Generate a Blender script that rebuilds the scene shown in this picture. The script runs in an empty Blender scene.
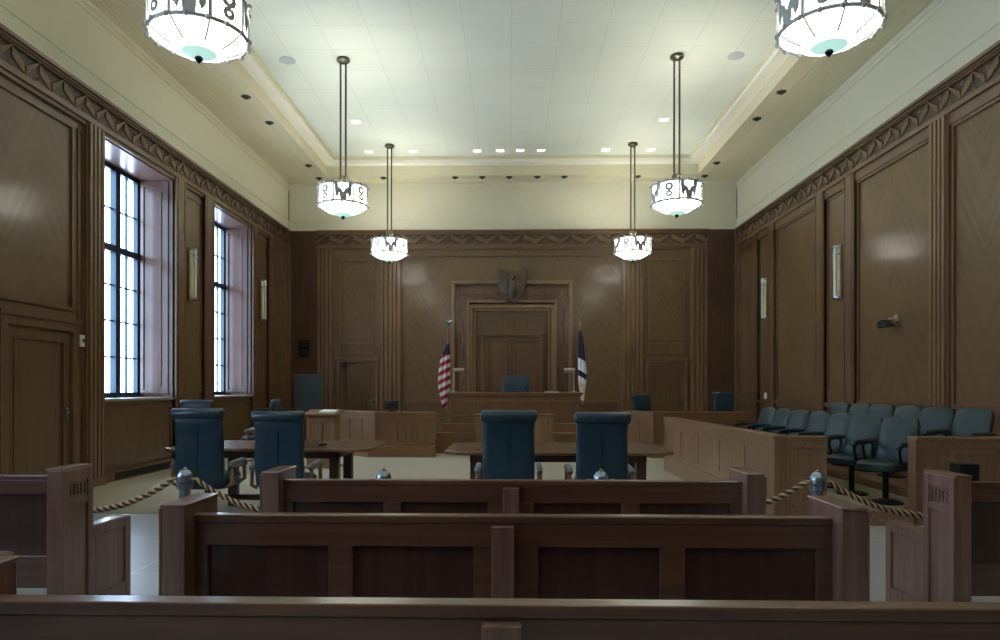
import bpy, bmesh, math, random
from mathutils import Vector, Matrix
random.seed(7)
PI = math.pi
SC = bpy.context.scene
COL = SC.collection

# ------------------------------------------------------------------ camera
cd = bpy.data.cameras.new('camera')
cam = bpy.data.objects.new('camera', cd); COL.objects.link(cam)
cam.location = (0, 0, 1.37)
cam.rotation_euler = (math.radians(90), math.radians(-0.05), math.radians(1.3))
cd.sensor_fit = 'HORIZONTAL'; cd.sensor_width = 36.0
cd.lens = 36.0 * 680 / 1000.0
cd.shift_y = 0.068; cd.shift_x = 0.0044
cd.clip_start = 0.02; cd.clip_end = 200
SC.camera = cam

# ------------------------------------------------------------------ sky, exposure
SC.view_settings.view_transform = 'Standard'
SC.view_settings.look = 'None'
SC.view_settings.gamma = 1.0
SC.view_settings.exposure = 0.9
SC.view_settings.use_curve_mapping = False
w = bpy.data.worlds.new('sky'); SC.world = w; w.use_nodes = True
bg = w.node_tree.nodes['Background']
bg.inputs[0].default_value = (0.66, 0.80, 1.0, 1); bg.inputs[1].default_value = 7.5
SC.cycles.use_denoising = True
SC.cycles.max_bounces = 8
SC.cycles.diffuse_bounces = 6
SC.cycles.sample_clamp_indirect = 6.0
PENDANT_GLASS = 4.0
PENDANT_UP = 50.0
CAN_POWER = 10.0

# ------------------------------------------------------------------ materials
def lin(c):
    return tuple(((v/255.0)/12.92 if v/255.0 <= 0.04045 else ((v/255.0+0.055)/1.055)**2.4) for v in c) + (1.0,)

def base_mat(name, rough=0.5, metal=0.0):
    m = bpy.data.materials.new(name); m.use_nodes = True
    nt = m.node_tree; b = nt.nodes['Principled BSDF']
    b.inputs['Roughness'].default_value = rough
    b.inputs['Metallic'].default_value = metal
    return m, nt, b

def flat(name, rgb, rough=0.5, metal=0.0, var=0.06, scale=8.0, bump=0.0):
    m, nt, b = base_mat(name, rough, metal)
    tc = nt.nodes.new('ShaderNodeTexCoord')
    n = nt.nodes.new('ShaderNodeTexNoise'); n.inputs['Scale'].default_value = scale
    n.inputs['Detail'].default_value = 4
    nt.links.new(tc.outputs['Object'], n.inputs['Vector'])
    r = nt.nodes.new('ShaderNodeValToRGB')
    c = lin(rgb)
    r.color_ramp.elements[0].position = 0.3; r.color_ramp.elements[1].position = 0.7
    r.color_ramp.elements[0].color = tuple(v*(1-var) for v in c[:3]) + (1,)
    r.color_ramp.elements[1].color = tuple(min(1, v*(1+var)) for v in c[:3]) + (1,)
    nt.links.new(n.outputs['Fac'], r.inputs['Fac'])
    nt.links.new(r.outputs['Color'], b.inputs['Base Color'])
    if bump > 0:
        bp = nt.nodes.new('ShaderNodeBump'); bp.inputs['Strength'].default_value = bump
        bp.inputs['Distance'].default_value = 0.01
        nt.links.new(n.outputs['Fac'], bp.inputs['Height']); nt.links.new(bp.outputs['Normal'], b.inputs['Normal'])
    return m

def emis(name, rgb, strength):
    m, nt, b = base_mat(name, 0.4)
    b.inputs['Base Color'].default_value = lin(rgb)
    b.inputs['Emission Color'].default_value = lin(rgb)
    b.inputs['Emission Strength'].default_value = strength
    return m

def wood(name, dark, light, axis='z', rough=0.35, coat=0.25, fine=26.0, big=0.9, chevron=0.0):
    m, nt, b = base_mat(name, rough)
    b.inputs['Coat Weight'].default_value = coat if 'pew' not in name else 0.7
    b.inputs['Coat Roughness'].default_value = 0.15
    N = nt.nodes; L = nt.links
    tc = N.new('ShaderNodeTexCoord')
    src = tc.outputs['Object']
    if chevron > 0:
        sp = N.new('ShaderNodeSeparateXYZ'); L.new(src, sp.inputs[0])
        ad = N.new('ShaderNodeMath'); ad.operation = 'ADD'; L.new(sp.outputs[0], ad.inputs[0]); L.new(sp.outputs[1], ad.inputs[1])
        pp = N.new('ShaderNodeMath'); pp.operation = 'PINGPONG'; pp.inputs[1].default_value = chevron; L.new(ad.outputs[0], pp.inputs[0])
        z2 = N.new('ShaderNodeMath'); z2.operation = 'MULTIPLY'; z2.inputs[1].default_value = 0.55; L.new(sp.outputs[2], z2.inputs[0])
        u = N.new('ShaderNodeMath'); u.operation = 'ADD'; L.new(pp.outputs[0], u.inputs[0]); L.new(z2.outputs[0], u.inputs[1])
        cb = N.new('ShaderNodeCombineXYZ'); L.new(u.outputs[0], cb.inputs[0]); L.new(sp.outputs[2], cb.inputs[2])
        src = cb.outputs[0]
    mp = N.new('ShaderNodeMapping'); L.new(src, mp.inputs['Vector'])
    s = {'z': (fine, fine, 1.1), 'x': (1.1, fine, fine), 'y': (fine, 1.1, fine)}[axis]
    mp.inputs['Scale'].default_value = s
    n1 = N.new('ShaderNodeTexNoise'); n1.inputs['Scale'].default_value = 1.0; n1.inputs['Detail'].default_value = 6
    n1.inputs['Distortion'].default_value = 0.6; L.new(mp.outputs[0], n1.inputs['Vector'])
    n2 = N.new('ShaderNodeTexNoise'); n2.inputs['Scale'].default_value = big; n2.inputs['Detail'].default_value = 3
    L.new(tc.outputs['Object'], n2.inputs['Vector'])
    mx = N.new('ShaderNodeMath'); mx.operation = 'MULTIPLY_ADD'
    L.new(n1.outputs['Fac'], mx.inputs[0]); mx.inputs[1].default_value = 0.62
    m2 = N.new('ShaderNodeMath'); m2.operation = 'MULTIPLY'; m2.inputs[1].default_value = 0.38
    L.new(n2.outputs['Fac'], m2.inputs[0]); L.new(m2.outputs[0], mx.inputs[2])
    r = N.new('ShaderNodeValToRGB')
    r.color_ramp.elements[0].position = 0.33; r.color_ramp.elements[1].position = 0.67
    r.color_ramp.elements[0].color = lin(dark); r.color_ramp.elements[1].color = lin(light)
    L.new(mx.outputs[0], r.inputs['Fac']); L.new(r.outputs['Color'], b.inputs['Base Color'])
    return m

WALLW   = wood('walnut_veneer', (93,70,43), (118,91,57), 'z', 0.42, 0.5, 14, 0.7, chevron=0.62)
TRIMW   = wood('walnut_trim', (90,63,42), (122,90,62), 'z', 0.36, 0.45)
TRIMWX  = wood('walnut_trim_lengthwise_x', (90,63,42), (122,90,62), 'x', 0.36, 0.45)
TRIMWY  = wood('walnut_trim_lengthwise_y', (90,63,42), (122,90,62), 'y', 0.36, 0.45)
DARKW   = wood('dark_walnut', (66,44,30), (92,64,44), 'z', 0.35, 0.25)
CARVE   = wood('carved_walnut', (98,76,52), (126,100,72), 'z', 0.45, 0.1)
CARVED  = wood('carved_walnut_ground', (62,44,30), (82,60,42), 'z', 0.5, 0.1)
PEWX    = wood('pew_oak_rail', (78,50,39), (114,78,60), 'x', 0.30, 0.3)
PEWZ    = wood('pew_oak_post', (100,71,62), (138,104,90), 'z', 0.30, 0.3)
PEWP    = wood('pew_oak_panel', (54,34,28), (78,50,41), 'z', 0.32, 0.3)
PILW    = wood('fluted_walnut', (102,76,50), (134,104,73), 'z', 0.34, 0.5)
JURYX   = wood('jury_oak_rail', (116,87,64), (154,120,90), 'y', 0.36, 0.25)
JURYZ   = wood('jury_oak', (114,85,62), (152,118,88), 'z', 0.35, 0.25)
REVEALW = wood('mahogany_reveal', (72,48,40), (100,70,60), 'z', 0.36, 0.45)
LIGHTW  = wood('walnut_highlight_moulding', (122,94,64), (152,121,86), 'z', 0.38, 0.3)
EAGLEW  = wood('eagle_walnut', (74,58,46), (102,82,64), 'z', 0.55, 0.05)
LEAFW   = wood('door_walnut', (86,65,41), (110,84,54), 'z', 0.4, 0.4)
BENCHW  = wood('bench_oak', (98,70,44), (130,97,64), 'z', 0.35, 0.5)
BENCHX  = wood('bench_oak_rail', (104,72,46), (138,100,66), 'x', 0.33, 0.3)
TABLEW  = wood('table_top_walnut', (100,74,54), (136,104,78), 'x', 0.22, 0.4)
TABLEL  = wood('table_leg_walnut', (64,40,28), (92,62,44), 'z', 0.4, 0.2)
PLASTER = flat('cream_plaster', (209,208,188), 0.75, var=0.015)
SOFFIT  = flat('soffit_plaster', (208,205,178), 0.75, var=0.015)
STEP    = flat('white_plaster', (232,232,222), 0.7, var=0.01)
BLUEL   = flat('navy_leather', (31,55,70), 0.32, var=0.12, scale=18, bump=0.15)
JURYL   = flat('slate_blue_vinyl', (32,53,59), 0.42, var=0.1, scale=18, bump=0.15)
BLACK   = flat('black_plastic', (16,16,18), 0.45)
BLKMET  = flat('black_metal', (20,20,22), 0.35, 0.6)
FRAMEM  = flat('blue_black_steel', (26,50,66), 0.4, 0.3)
BRONZE  = flat('aged_bronze', (92,88,74), 0.38, 0.7)
PEWTER  = flat('grey_pewter', (170,176,176), 0.45, 0.2)
CHROME  = flat('polished_steel', (150,164,178), 0.27, 0.85)
BRASS   = flat('brass', (190,150,80), 0.3, 0.9)
LAMPW   = flat('dull_cream_enamel', (156,148,132), 0.4)
WHITE   = flat('white_plastic', (225,222,212), 0.5)
PAPER   = flat('white_paper', (238,238,232), 0.7)
PADG    = flat('grey_arm_pad', (98,106,106), 0.45)
ARMW    = wood('chair_arm_oak', (120,88,60), (156,118,84), 'z', 0.4, 0.2)
GRBOARD = flat('grey_green_board', (46,52,48), 0.8)
STONE   = flat('pale_sill_stone', (150,138,124), 0.35)
ROPEB   = flat('brown_rope', (70,46,34), 0.8)
ROPEC   = flat('cream_rope', (196,170,138), 0.8)
SHELL   = emis('lamp_white_glass', (255,251,240), PENDANT_GLASS)
GLASSC  = emis('lamp_pale_green_glass', (150,186,178), 0.8)
SPKR    = flat('pale_blue_grille', (176,190,192), 0.6)
SCONCEG = flat('sconce_ribbed_glass', (214,210,180), 0.25)
CANLIT  = emis('ceiling_light_lens', (255,250,238), 0.7)

def glass_mat():
    m = bpy.data.materials.new('window_glass'); m.use_nodes = True
    nt = m.node_tree; nt.nodes.clear()
    o = nt.nodes.new('ShaderNodeOutputMaterial'); mix = nt.nodes.new('ShaderNodeMixShader')
    t = nt.nodes.new('ShaderNodeBsdfTransparent'); t.inputs[0].default_value = (0.93, 0.97, 1, 1)
    g = nt.nodes.new('ShaderNodeBsdfGlossy'); g.inputs['Roughness'].default_value = 0.03
    mix.inputs[0].default_value = 0.06
    nt.links.new(t.outputs[0], mix.inputs[1]); nt.links.new(g.outputs[0], mix.inputs[2]); nt.links.new(mix.outputs[0], o.inputs[0])
    return m
GLASS = glass_mat()

def floor_mat():
    m, nt, b = base_mat('carpet_and_stone_floor', 0.8)
    N = nt.nodes; L = nt.links
    tc = N.new('ShaderNodeTexCoord')
    br = N.new('ShaderNodeTexBrick'); br.offset = 0.0
    br.inputs['Color1'].default_value = lin((168,172,170)); br.inputs['Color2'].default_value = lin((160,164,163))
    br.inputs['Mortar'].default_value = lin((205,205,200))
    br.inputs['Scale'].default_value = 1.0; br.inputs['Mortar Size'].default_value = 0.006
    br.inputs['Brick Width'].default_value = 1.25; br.inputs['Row Height'].default_value = 1.25
    mp = N.new('ShaderNodeMapping'); mp.inputs['Location'].default_value = (0.3, 0.05, 0)
    L.new(tc.outputs['Object'], mp.inputs[0]); L.new(mp.outputs[0], br.inputs['Vector'])
    L.new(br.outputs['Color'], b.inputs['Base Color'])
    b.inputs['Roughness'].default_value = 0.3
    return m
FLOORM = floor_mat()
CARPET = flat('beige_carpet', (162,154,134), 0.95, var=0.10, scale=60, bump=0.3)

def ceiling_mat():
    m, nt, b = base_mat('ceiling_tile', 0.75)
    N = nt.nodes; L = nt.links
    tc = N.new('ShaderNodeTexCoord'); br = N.new('ShaderNodeTexBrick'); br.offset = 0.0
    br.inputs['Color1'].default_value = lin((218,226,216)); br.inputs['Color2'].default_value = lin((215,223,213))
    br.inputs['Mortar'].default_value = lin((206,210,201)); br.inputs['Scale'].default_value = 1.0
    br.inputs['Mortar Size'].default_value = 0.008; br.inputs['Brick Width'].default_value = 0.75; br.inputs['Row Height'].default_value = 0.75
    L.new(tc.outputs['Object'], br.inputs['Vector']); L.new(br.outputs['Color'], b.inputs['Base Color'])
    return m
CEILM = ceiling_mat()

# ------------------------------------------------------------------ mesh builder
class MB:
    def __init__(s, mp=None): s.v = []; s.f = []; s.mp = mp
    def add(s, vs, fs):
        o = len(s.v)
        for p in vs:
            p = Vector(p)
            s.v.append(s.mp(p) if s.mp else p)
        s.f += [[i+o for i in f] for f in fs]
    def box(s, x0, x1, y0, y1, z0, z1):
        s.add([(x0,y0,z0),(x1,y0,z0),(x1,y1,z0),(x0,y1,z0),(x0,y0,z1),(x1,y0,z1),(x1,y1,z1),(x0,y1,z1)],
              [(0,3,2,1),(4,5,6,7),(0,1,5,4),(1,2,6,5),(2,3,7,6),(3,0,4,7)]); return s
    def prism(s, pts, axis, a, b):
        # pts in the plane of the other two axes
        def P(u, v, t):
            return {'x': (t,u,v), 'y': (u,t,v), 'z': (u,v,t)}[axis]
        n = len(pts)
        vs = [P(u,v,a) for u,v in pts] + [P(u,v,b) for u,v in pts]
        s.add(vs, [list(range(n))[::-1], [i+n for i in range(n)]] + [(i,(i+1)%n,(i+1)%n+n,i+n) for i in range(n)]); return s
    def rings(s, rings, cap=True):
        n = len(rings[0]); vs = [p for r in rings for p in r]; fs = []
        for k in range(len(rings)-1):
            for i in range(n):
                j = (i+1) % n
                fs.append((k*n+i, k*n+j, (k+1)*n+j, (k+1)*n+i))
        if cap:
            fs.append(list(range(n))[::-1]); fs.append([(len(rings)-1)*n+i for i in range(n)])
        s.add(vs, fs); return s
    def tube(s, path, r, n=8):
        path = [Vector(p) for p in path]
        if not isinstance(r, (list, tuple)): r = [r]*len(path)
        rs = []; prev = None
        for i, p in enumerate(path):
            t = (path[min(i+1,len(path)-1)] - path[max(i-1,0)]).normalized()
            up = Vector((0,0,1)) if abs(t.z) < 0.9 else Vector((1,0,0))
            if prev is None: a = t.cross(up).normalized()
            else: a = (prev - t*prev.dot(t)).normalized()
            prev = a; b = t.cross(a)
            rs.append([p + (a*math.cos(2*PI*k/n) + b*math.sin(2*PI*k/n))*r[i] for k in range(n)])
        return s.rings(rs)
    def cyl(s, p0, p1, r0, r1=None, n=16): return s.tube([p0, p1], [r0, r0 if r1 is None else r1], n)
    def lathe(s, prof, c=(0,0,0), n=24):
        c = Vector(c)
        return s.rings([[c + Vector((max(r,0.0005)*math.cos(2*PI*k/n), max(r,0.0005)*math.sin(2*PI*k/n), z)) for k in range(n)] for r, z in prof])
    def ball(s, c, r, n=12, sz=1.0):
        return s.lathe([(r*math.sin(PI*k/8), r*sz*-math.cos(PI*k/8)) for k in range(9)], c, n)
    def build(s, name, mat, parent=None, smooth=False, bevel=0.0, seg=2, loc=None, rot=None):
        me = bpy.data.meshes.new(name); me.from_pydata([tuple(v) for v in s.v], [], s.f)
        bm = bmesh.new(); bm.from_mesh(me); bmesh.ops.recalc_face_normals(bm, faces=bm.faces); bm.to_mesh(me); bm.free()
        me.materials.append(mat)
        if smooth:
            me.shade_smooth()
            me.set_sharp_from_angle(angle=math.radians(40))
        o = bpy.data.objects.new(name, me); COL.objects.link(o)
        if parent is not None: o.parent = parent
        if loc is not None: o.location = loc
        if rot is not None: o.rotation_euler = rot
        if bevel > 0:
            md = o.modifiers.new('bevel', 'BEVEL'); md.width = bevel; md.segments = seg; md.limit_method = 'ANGLE'
            md.angle_limit = math.radians(35)
            if smooth: md.harden_normals = False
        return o

def tag(o, label, cat, group=None, kind=None):
    o['label'] = label; o['category'] = cat
    if group: o['group'] = group
    if kind: o['kind'] = kind
    return o
def thing(name, label, cat, loc=(0,0,0), rz=0, group=None):
    o = bpy.data.objects.new(name, None); COL.objects.link(o); o.location = loc; o.rotation_euler = (0,0,rz)
    o.empty_display_size = 0.1
    return tag(o, label, cat, group)
def dup(root, loc, rz, label):
    def cp(o, parent):
        c = o.copy(); COL.objects.link(c)
        if parent is not None: c.parent = parent
        for ch in list(o.children): cp(ch, c)
        return c
    r = cp(root, None); r.location = loc; r.rotation_euler = (0,0,rz); r['label'] = label
    return r
def struct(o, label, cat): return tag(o, label, cat, kind='structure')

# ================================================================== THE SHELL
WX, BY, FY = 5.8, 17.5, -3.0      # half width, back wall, wall behind the camera
TOPW = 5.42                       # top of the wood panelling
SOF, CEI = 6.64, 7.0
def ML(p): return Vector((-WX + p.y, p.x, p.z))     # (s, n, z) on the left wall
def MR(p): return Vector((WX - p.y, p.x, p.z))
def MK(p): return Vector((p.x, BY - p.y, p.z))

floor = MB().box(-WX-0.8, WX+0.8, FY-0.3, BY+0.3, -0.2, 0.0).build('floor', FLOORM)
struct(floor, 'pale grey stone tiled public floor below the pews', 'floor')
cp = MB().box(-WX, WX, 7.3, BY, 0.0, 0.006).build('carpet', CARPET, floor)

# ---- ceiling with stepped coffer
cs = MB()
SI = 4.58; SB = 16.75; SF = -2.2
def ring_box(mb, xi, y0, y1, xo, yo0, yo1, z0, z1):
    mb.box(-xo, -xi, yo0, yo1, z0, z1); mb.box(xi, xo, yo0, yo1, z0, z1)
    mb.box(-xi, xi, y1, yo1, z0, z1); mb.box(-xi, xi, yo0, y0, z0, z1)
ceil = MB().box(-WX-0.8, WX+0.8, FY-0.3, BY+0.3, CEI, CEI+0.2).build('ceiling', CEILM)
struct(ceil, 'pale tiled ceiling field inside a stepped plaster border', 'ceiling')
ring_box(cs, SI, SF, SB, WX+0.8, FY-0.3, BY+0.3, SOF, SOF+0.22)
cs.build('soffit', SOFFIT, ceil)
cs = MB(); ring_box(cs, SI-0.24, SF+0.24, SB-0.24, WX+0.8, FY-0.3, BY+0.3, SOF+0.22, CEI); cs.build('ceiling_step', STEP, ceil)
cs = MB()
ring_box(cs, SI+0.0, SF, SB, SI+0.05, SF-0.05, SB+0.05, SOF-0.025, SOF)
for q in range(9): ring_box(cs, SI+0.42+q*0.085, SF-0.1, SB+2, SI+0.435+q*0.085, SF-0.14, SB+2.01, SOF-0.007, SOF)
ring_box(cs, SI+0.32, SF-0.1, SB+0.32, SI+0.34, SF-0.14, SB+0.34, SOF-0.012, SOF)
ring_box(cs, SI-0.28, SF+0.28, SB-0.28, SI-0.24, SF+0.24, SB-0.24, CEI-0.07, CEI)
cs.build('ceiling_moulding', SOFFIT, ceil)

# ---- walls
OPEN = [(-1.0, 0.98), (2.42, 4.42), (9.5, 11.5), (13.04, 14.98)]
SILL, HEAD = 1.17, 4.93
wl = MB(ML)
T = -0.63
wl.box(FY, BY+0.3, T, 0, HEAD, TOPW+1.6); wl.box(FY, BY+0.3, T, 0, 0, SILL)
ed = [FY] + [e for o in OPEN for e in o] + [BY+0.3]
for a, b in zip(ed[0::2], ed[1::2]): wl.box(a, b, T, 0, SILL, HEAD)
wl = wl.build('wall_left', WALLW); struct(wl, 'walnut panelled wall pierced by the tall windows', 'wall')
wr = MB(MR).box(FY, BY+0.3, -0.3, 0, 0, TOPW+1.6).build('wall_right', WALLW); struct(wr, 'walnut panelled wall behind the jury box', 'wall')
wb = MB(MK).box(-WX-0.8, WX+0.3, -0.3, 0, 0, TOPW+1.6).build('wall_back', WALLW); struct(wb, 'walnut panelled wall behind the judge bench', 'wall')
wf = MB().box(-WX-0.8, WX+0.3, FY-0.3, FY, 0, TOPW+1.6).build('wall_front', WALLW); struct(wf, 'plain panelled wall behind the camera', 'wall')
wf['label'] = 'walnut wall behind the last pews'

def plaster(mp, a, b, parent):
    mb = MB(mp)
    mb.box(a, b, 0, 0.03, TOPW, SOF)
    mb.box(a, b, 0, 0.045, TOPW, TOPW+0.26)
    mb.box(a, b, 0, 0.06, TOPW, TOPW+0.03)
    mb.box(a, b, 0, 0.055, TOPW+0.26, TOPW+0.285)
    mb.box(a, b, 0, 0.06, SOF-0.08, SOF); mb.box(a, b, 0, 0.045, SOF-0.16, SOF-0.08)
    mb.build('plaster_band', PLASTER, parent)
plaster(ML, FY, BY, wl); plaster(MR, FY, BY, wr); plaster(MK, -WX+0.06, WX-0.06, wb)
MB().box(-WX, WX, FY, FY+0.03, TOPW, SOF).build('plaster_band', PLASTER, wf)

def frieze(mp, a, b, pitch, parent, matx):
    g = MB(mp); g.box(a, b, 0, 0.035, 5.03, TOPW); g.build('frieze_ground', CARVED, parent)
    m = MB(mp)
    m.box(a, b, 0, 0.13, TOPW-0.045, TOPW); m.box(a, b, 0, 0.10, TOPW-0.075, TOPW-0.045); m.box(a, b, 0, 0.075, TOPW-0.1, TOPW-0.075)
    m.box(a, b, 0, 0.075, 4.985, 5.05); m.box(a, b, 0, 0.055, 5.05, 5.07)
    m.build('frieze_moulding', matx, parent)
    z = MB(mp); n = int(round((b-a)/pitch)); p = (b-a)/n
    lo, hi, t = 5.07, 5.325, 0.11
    for i in range(n):
        x = a + i*p; xm = x + p/2
        z.add([(x,0.03,lo),(x,0.06,lo),(xm-0.012,0.075,hi-t*0.2),(xm-0.012,0.03,hi-t*0.2),(x,0.03,lo+t),(x,0.06,lo+t),(xm,0.075,hi),(xm,0.03,hi)],
              [(0,1,2,3),(4,7,6,5),(1,5,6,2),(0,4,5,1),(2,6,7,3),(0,3,7,4)])
        z.add([(x+p,0.03,lo),(x+p,0.045,lo),(xm+0.012,0.05,hi-t*1.1),(xm+0.012,0.03,hi-t*1.1),(x+p,0.03,lo+t),(x+p,0.045,lo+t),(xm,0.06,hi),(xm,0.03,hi)],
              [(0,3,2,1),(4,5,6,7),(1,2,6,5),(0,1,5,4),(2,3,7,6),(0,4,7,3)])
        # small leaf in each hollow
        z.add([(xm,0.03,lo),(xm-p*0.16,0.03,lo+0.015),(xm,0.055,lo+0.05),(xm+p*0.16,0.03,lo+0.015),(xm,0.03,lo+0.11)],
              [(0,2,1),(1,2,4),(4,2,3),(3,2,0),(0,1,4,3)])
        z.add([(x,0.03,hi+0.01),(x-p*0.12,0.03,hi-0.03),(x,0.05,hi-0.05),(x+p*0.12,0.03,hi-0.03),(x,0.03,hi-0.11)],
              [(0,2,1),(1,2,4),(4,2,3),(3,2,0),(0,1,4,3)])
    z.build('frieze_carving', CARVE, parent)
frieze(ML, FY, BY-0.02, 0.46, wl, TRIMWY); frieze(MR, FY, BY-0.02, 0.46, wr, TRIMWY)
frieze(MK, -5.01, 5.01, 0.62, wb, TRIMWX)
g = MB(MK)
for s in (-1, 1):
    a, b = sorted((s*5.01, s*(WX-0.0))); g.box(a, b, 0, 0.06, 0.0, TOPW)
    pass
g.build('corner_panel', DARKW, wb)
for s in (-1, 1):
    a, b = sorted((s*5.68, s*WX)); MB(MK).box(a, b, 0, 0.20, 0.0, TOPW).build('corner_post', TRIMW, wb)

def pilaster(mp, a, b, z0, z1, parent, flutes=0, d=0.08, mat=None):
    m = MB(mp); m.box(a, b, 0, d*0.6, z0, z1)
    if flutes:
        w_ = (b-a-0.02)/flutes
        for i in range(flutes):
            x = a+0.01+i*w_
            m.prism([(x+0.008, d*0.6), (x+w_-0.008, d*0.6), (x+w_-0.016, d), (x+0.016, d)], 'z', z0+0.12, z1-0.02)
        m.box(a-0.01, b+0.01, 0, d+0.012, z0, z0+0.12)
    else:
        m.box(a, a+0.05, 0, d, z0, z1); m.box(b-0.05, b, 0, d, z0, z1); m.box(a+0.07, b-0.07, 0, d, z0, z1)
    return m.build('pilaster', mat or (PILW if flutes else TRIMW), parent)
def frame(mb, a, b, z0, z1, w_=0.05, d=0.03, n0=0.0):
    mb.box(a, a+w_, n0, n0+d, z0, z1); mb.box(b-w_, b, n0, n0+d, z0, z1)
    mb.box(a+w_, b-w_, n0, n0+d, z0, z0+w_); mb.box(a+w_, b-w_, n0, n0+d, z1-w_, z1)
def panel(mp, a, b, z0, z1, parent, w_=0.05, d=0.03, mat=None, name='panel_moulding'):
    m = MB(mp); frame(m, a, b, z0, z1, w_, d); m.build(name, mat or TRIMW, parent)

for mp, par, right in ((ML, wl, 0), (MR, wr, 1)):
    for a in (5.4, 9.08): pilaster(mp, a, a+0.38, 0.0, 4.99, par, 4, 0.09)
    for a, b in ((11.51, 11.87), (12.62, 13.0), (14.99, 15.3), (16.0, 16.36), (4.44, 4.82), (2.02, 2.4)):
        pilaster(mp, a, b, 0.0, 4.99, par, 0, 0.075)
    for a, b in ((11.9, 12.59), (15.33, 15.97)):
        panel(mp, a, b, 1.3, 4.82, par, 0.035, 0.02); panel(mp, a, b, 0.25, 1.05, par, 0.035, 0.02)
    panel(mp, 16.42, 17.3, 1.3, 4.82, par, 0.035, 0.02)
    m = MB(mp)                                   # rail under the frieze
    m.box(FY, BY, 0, 0.045, 4.93 if not right else 4.83, 4.985)
    m.build('upper_rail', TRIMWY, par)
    if right:
        for a, b in ((9.49, 11.49), (13.03, 14.96), (5.82, 9.05)):
            panel(mp, a, b, 1.12, 4.83, par, 0.045, 0.03); panel(mp, a, b, 0.2, 1.04, par, 0.045, 0.03)
        MB(mp).box(FY, BY, 0, 0.055, 1.04, 1.11).build('dado_rail', TRIMWY, par)
    else:
        panel(mp, 5.82, 8.86, 2.38, 4.83, par, 0.045, 0.03)
        panel(mp, 8.95, 9.06, 1.2, 4.83, par, 0.02, 0.02); panel(mp, 8.95, 9.06, 0.2, 1.1, par, 0.02, 0.02)
        for a, b in ((9.54, 11.46), (13.08, 14.94)):
            panel(mp, a, b, 0.22, 1.08, par, 0.045, 0.03)
bl = MB(ML).box(8.95, BY, 0, 0.05, 0.0, 0.17).build('baseboard_left', TRIMWY); struct(bl, 'walnut baseboard under the windows', 'baseboard')
vr = MB(ML); vr.box(9.75, 11.5, 0.05, 0.056, 0.03, 0.13); vr.build('heating_grille', BLACK, bl)
br_ = MB(MR).box(FY, BY, 0, 0.05, 0.0, 0.17).build('baseboard_right', TRIMWY); struct(br_, 'walnut baseboard behind the jury seats', 'baseboard')

# ---- windows
def window(k, a, b, n=1):
    root = thing('window_%d' % k, '', 'window', (-WX, (a+b)/2, SILL)); struct(root, n, 'window')
    h = (b-a)/2; H = HEAD-SILL; d = -0.57
    mp = lambda p: Vector((p.y, p.x, p.z))
    f = MB(mp)
    f.box(-h, -h+0.08, d-0.06, d+0.02, 0.04, H); f.box(h-0.08, h, d-0.06, d+0.02, 0.04, H)
    f.box(-h+0.08, h-0.08, d-0.06, d+0.02, 0.04, 0.12); f.box(-h+0.08, h-0.08, d-0.06, d+0.02, H-0.09, H)
    f.box(-0.385, -0.255, d-0.06, d+0.04, 0.04, H); f.box(0.255, 0.385, d-0.06, d+0.04, 0.04, H)
    tz = 2.42
    f.box(-h, h, d-0.06, d+0.05, tz-0.06, tz+0.05)
    f.build('window_frame', FRAMEM, root)
    mu = MB(mp)
    for x in (-(h+0.3)/2, 0.0, (h+0.3)/2):
        mu.box(x-0.012, x+0.012, d-0.04, d, 0.12, H-0.09)
    for z in (0.69, 1.27, 1.84, 3.06): mu.box(-h+0.08, h-0.08, d-0.04, d, z-0.012, z+0.012)
    mu.build('muntin', FRAMEM, root)
    MB(mp).box(-h+0.08, h-0.08, d-0.035, d-0.03, 0.1, H-0.05).build('pane', GLASS, root)
    MB(mp).box(-h, h, -0.59, 0.06, 0.0, 0.04).build('window_sill', STONE, root, bevel=0.006)
    j = MB(mp)
    for s in (-1, 1):
        e = s*h; i = s*(h-0.02)
        lo, hi = sorted((e, i)); j.box(lo, hi, -0.56, 0.0, 0.04, H)
        lo, hi = sorted((i, s*(h-0.045)))
        for y0, y1 in ((-0.52, -0.47), (-0.10, -0.05)): j.box(lo, hi, y0, y1, 0.1, H-0.06)
        j.box(lo, hi, -0.47, -0.10, 0.1, 0.16); j.box(lo, hi, -0.47, -0.10, H-0.14, H-0.06)
        lo, hi = sorted((i, s*(h-0.035))); j.box(lo, hi, -0.40, -0.17, 0.24, H-0.22)
    j.box(-h, h, -0.56, 0.0, H-0.02, H+0.0)
    j.build('window_reveal', REVEALW, root)
    c = MB(mp); c.box(-h, -h+0.03, 0, 0.02, 0, H); c.box(h-0.02, h, 0, 0.02, 0, H)
    c.build('window_casing', TRIMW, root)
    ld = bpy.data.lights.new('sky_portal', 'AREA'); ld.shape = 'RECTANGLE'; ld.size = b-a; ld.size_y = H
    ld.cycles.is_portal = True
    lo = bpy.data.objects.new('sky_portal', ld); COL.objects.link(lo); lo.location = (-WX-0.66, (a+b)/2, SILL+H/2)
    lo.rotation_euler = (0, -PI/2, 0)
window(1, 9.5, 11.5, 'tall steel window just past the side door, nearer of the two in view')
window(2, 13.04, 14.98, 'tall steel window farther down the room, nearer the judge bench')
window(3, 2.42, 4.42, 'tall steel window beside the side pews')
window(4, -1.0, 0.98, 'tall steel window beside the rear pews')

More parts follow.
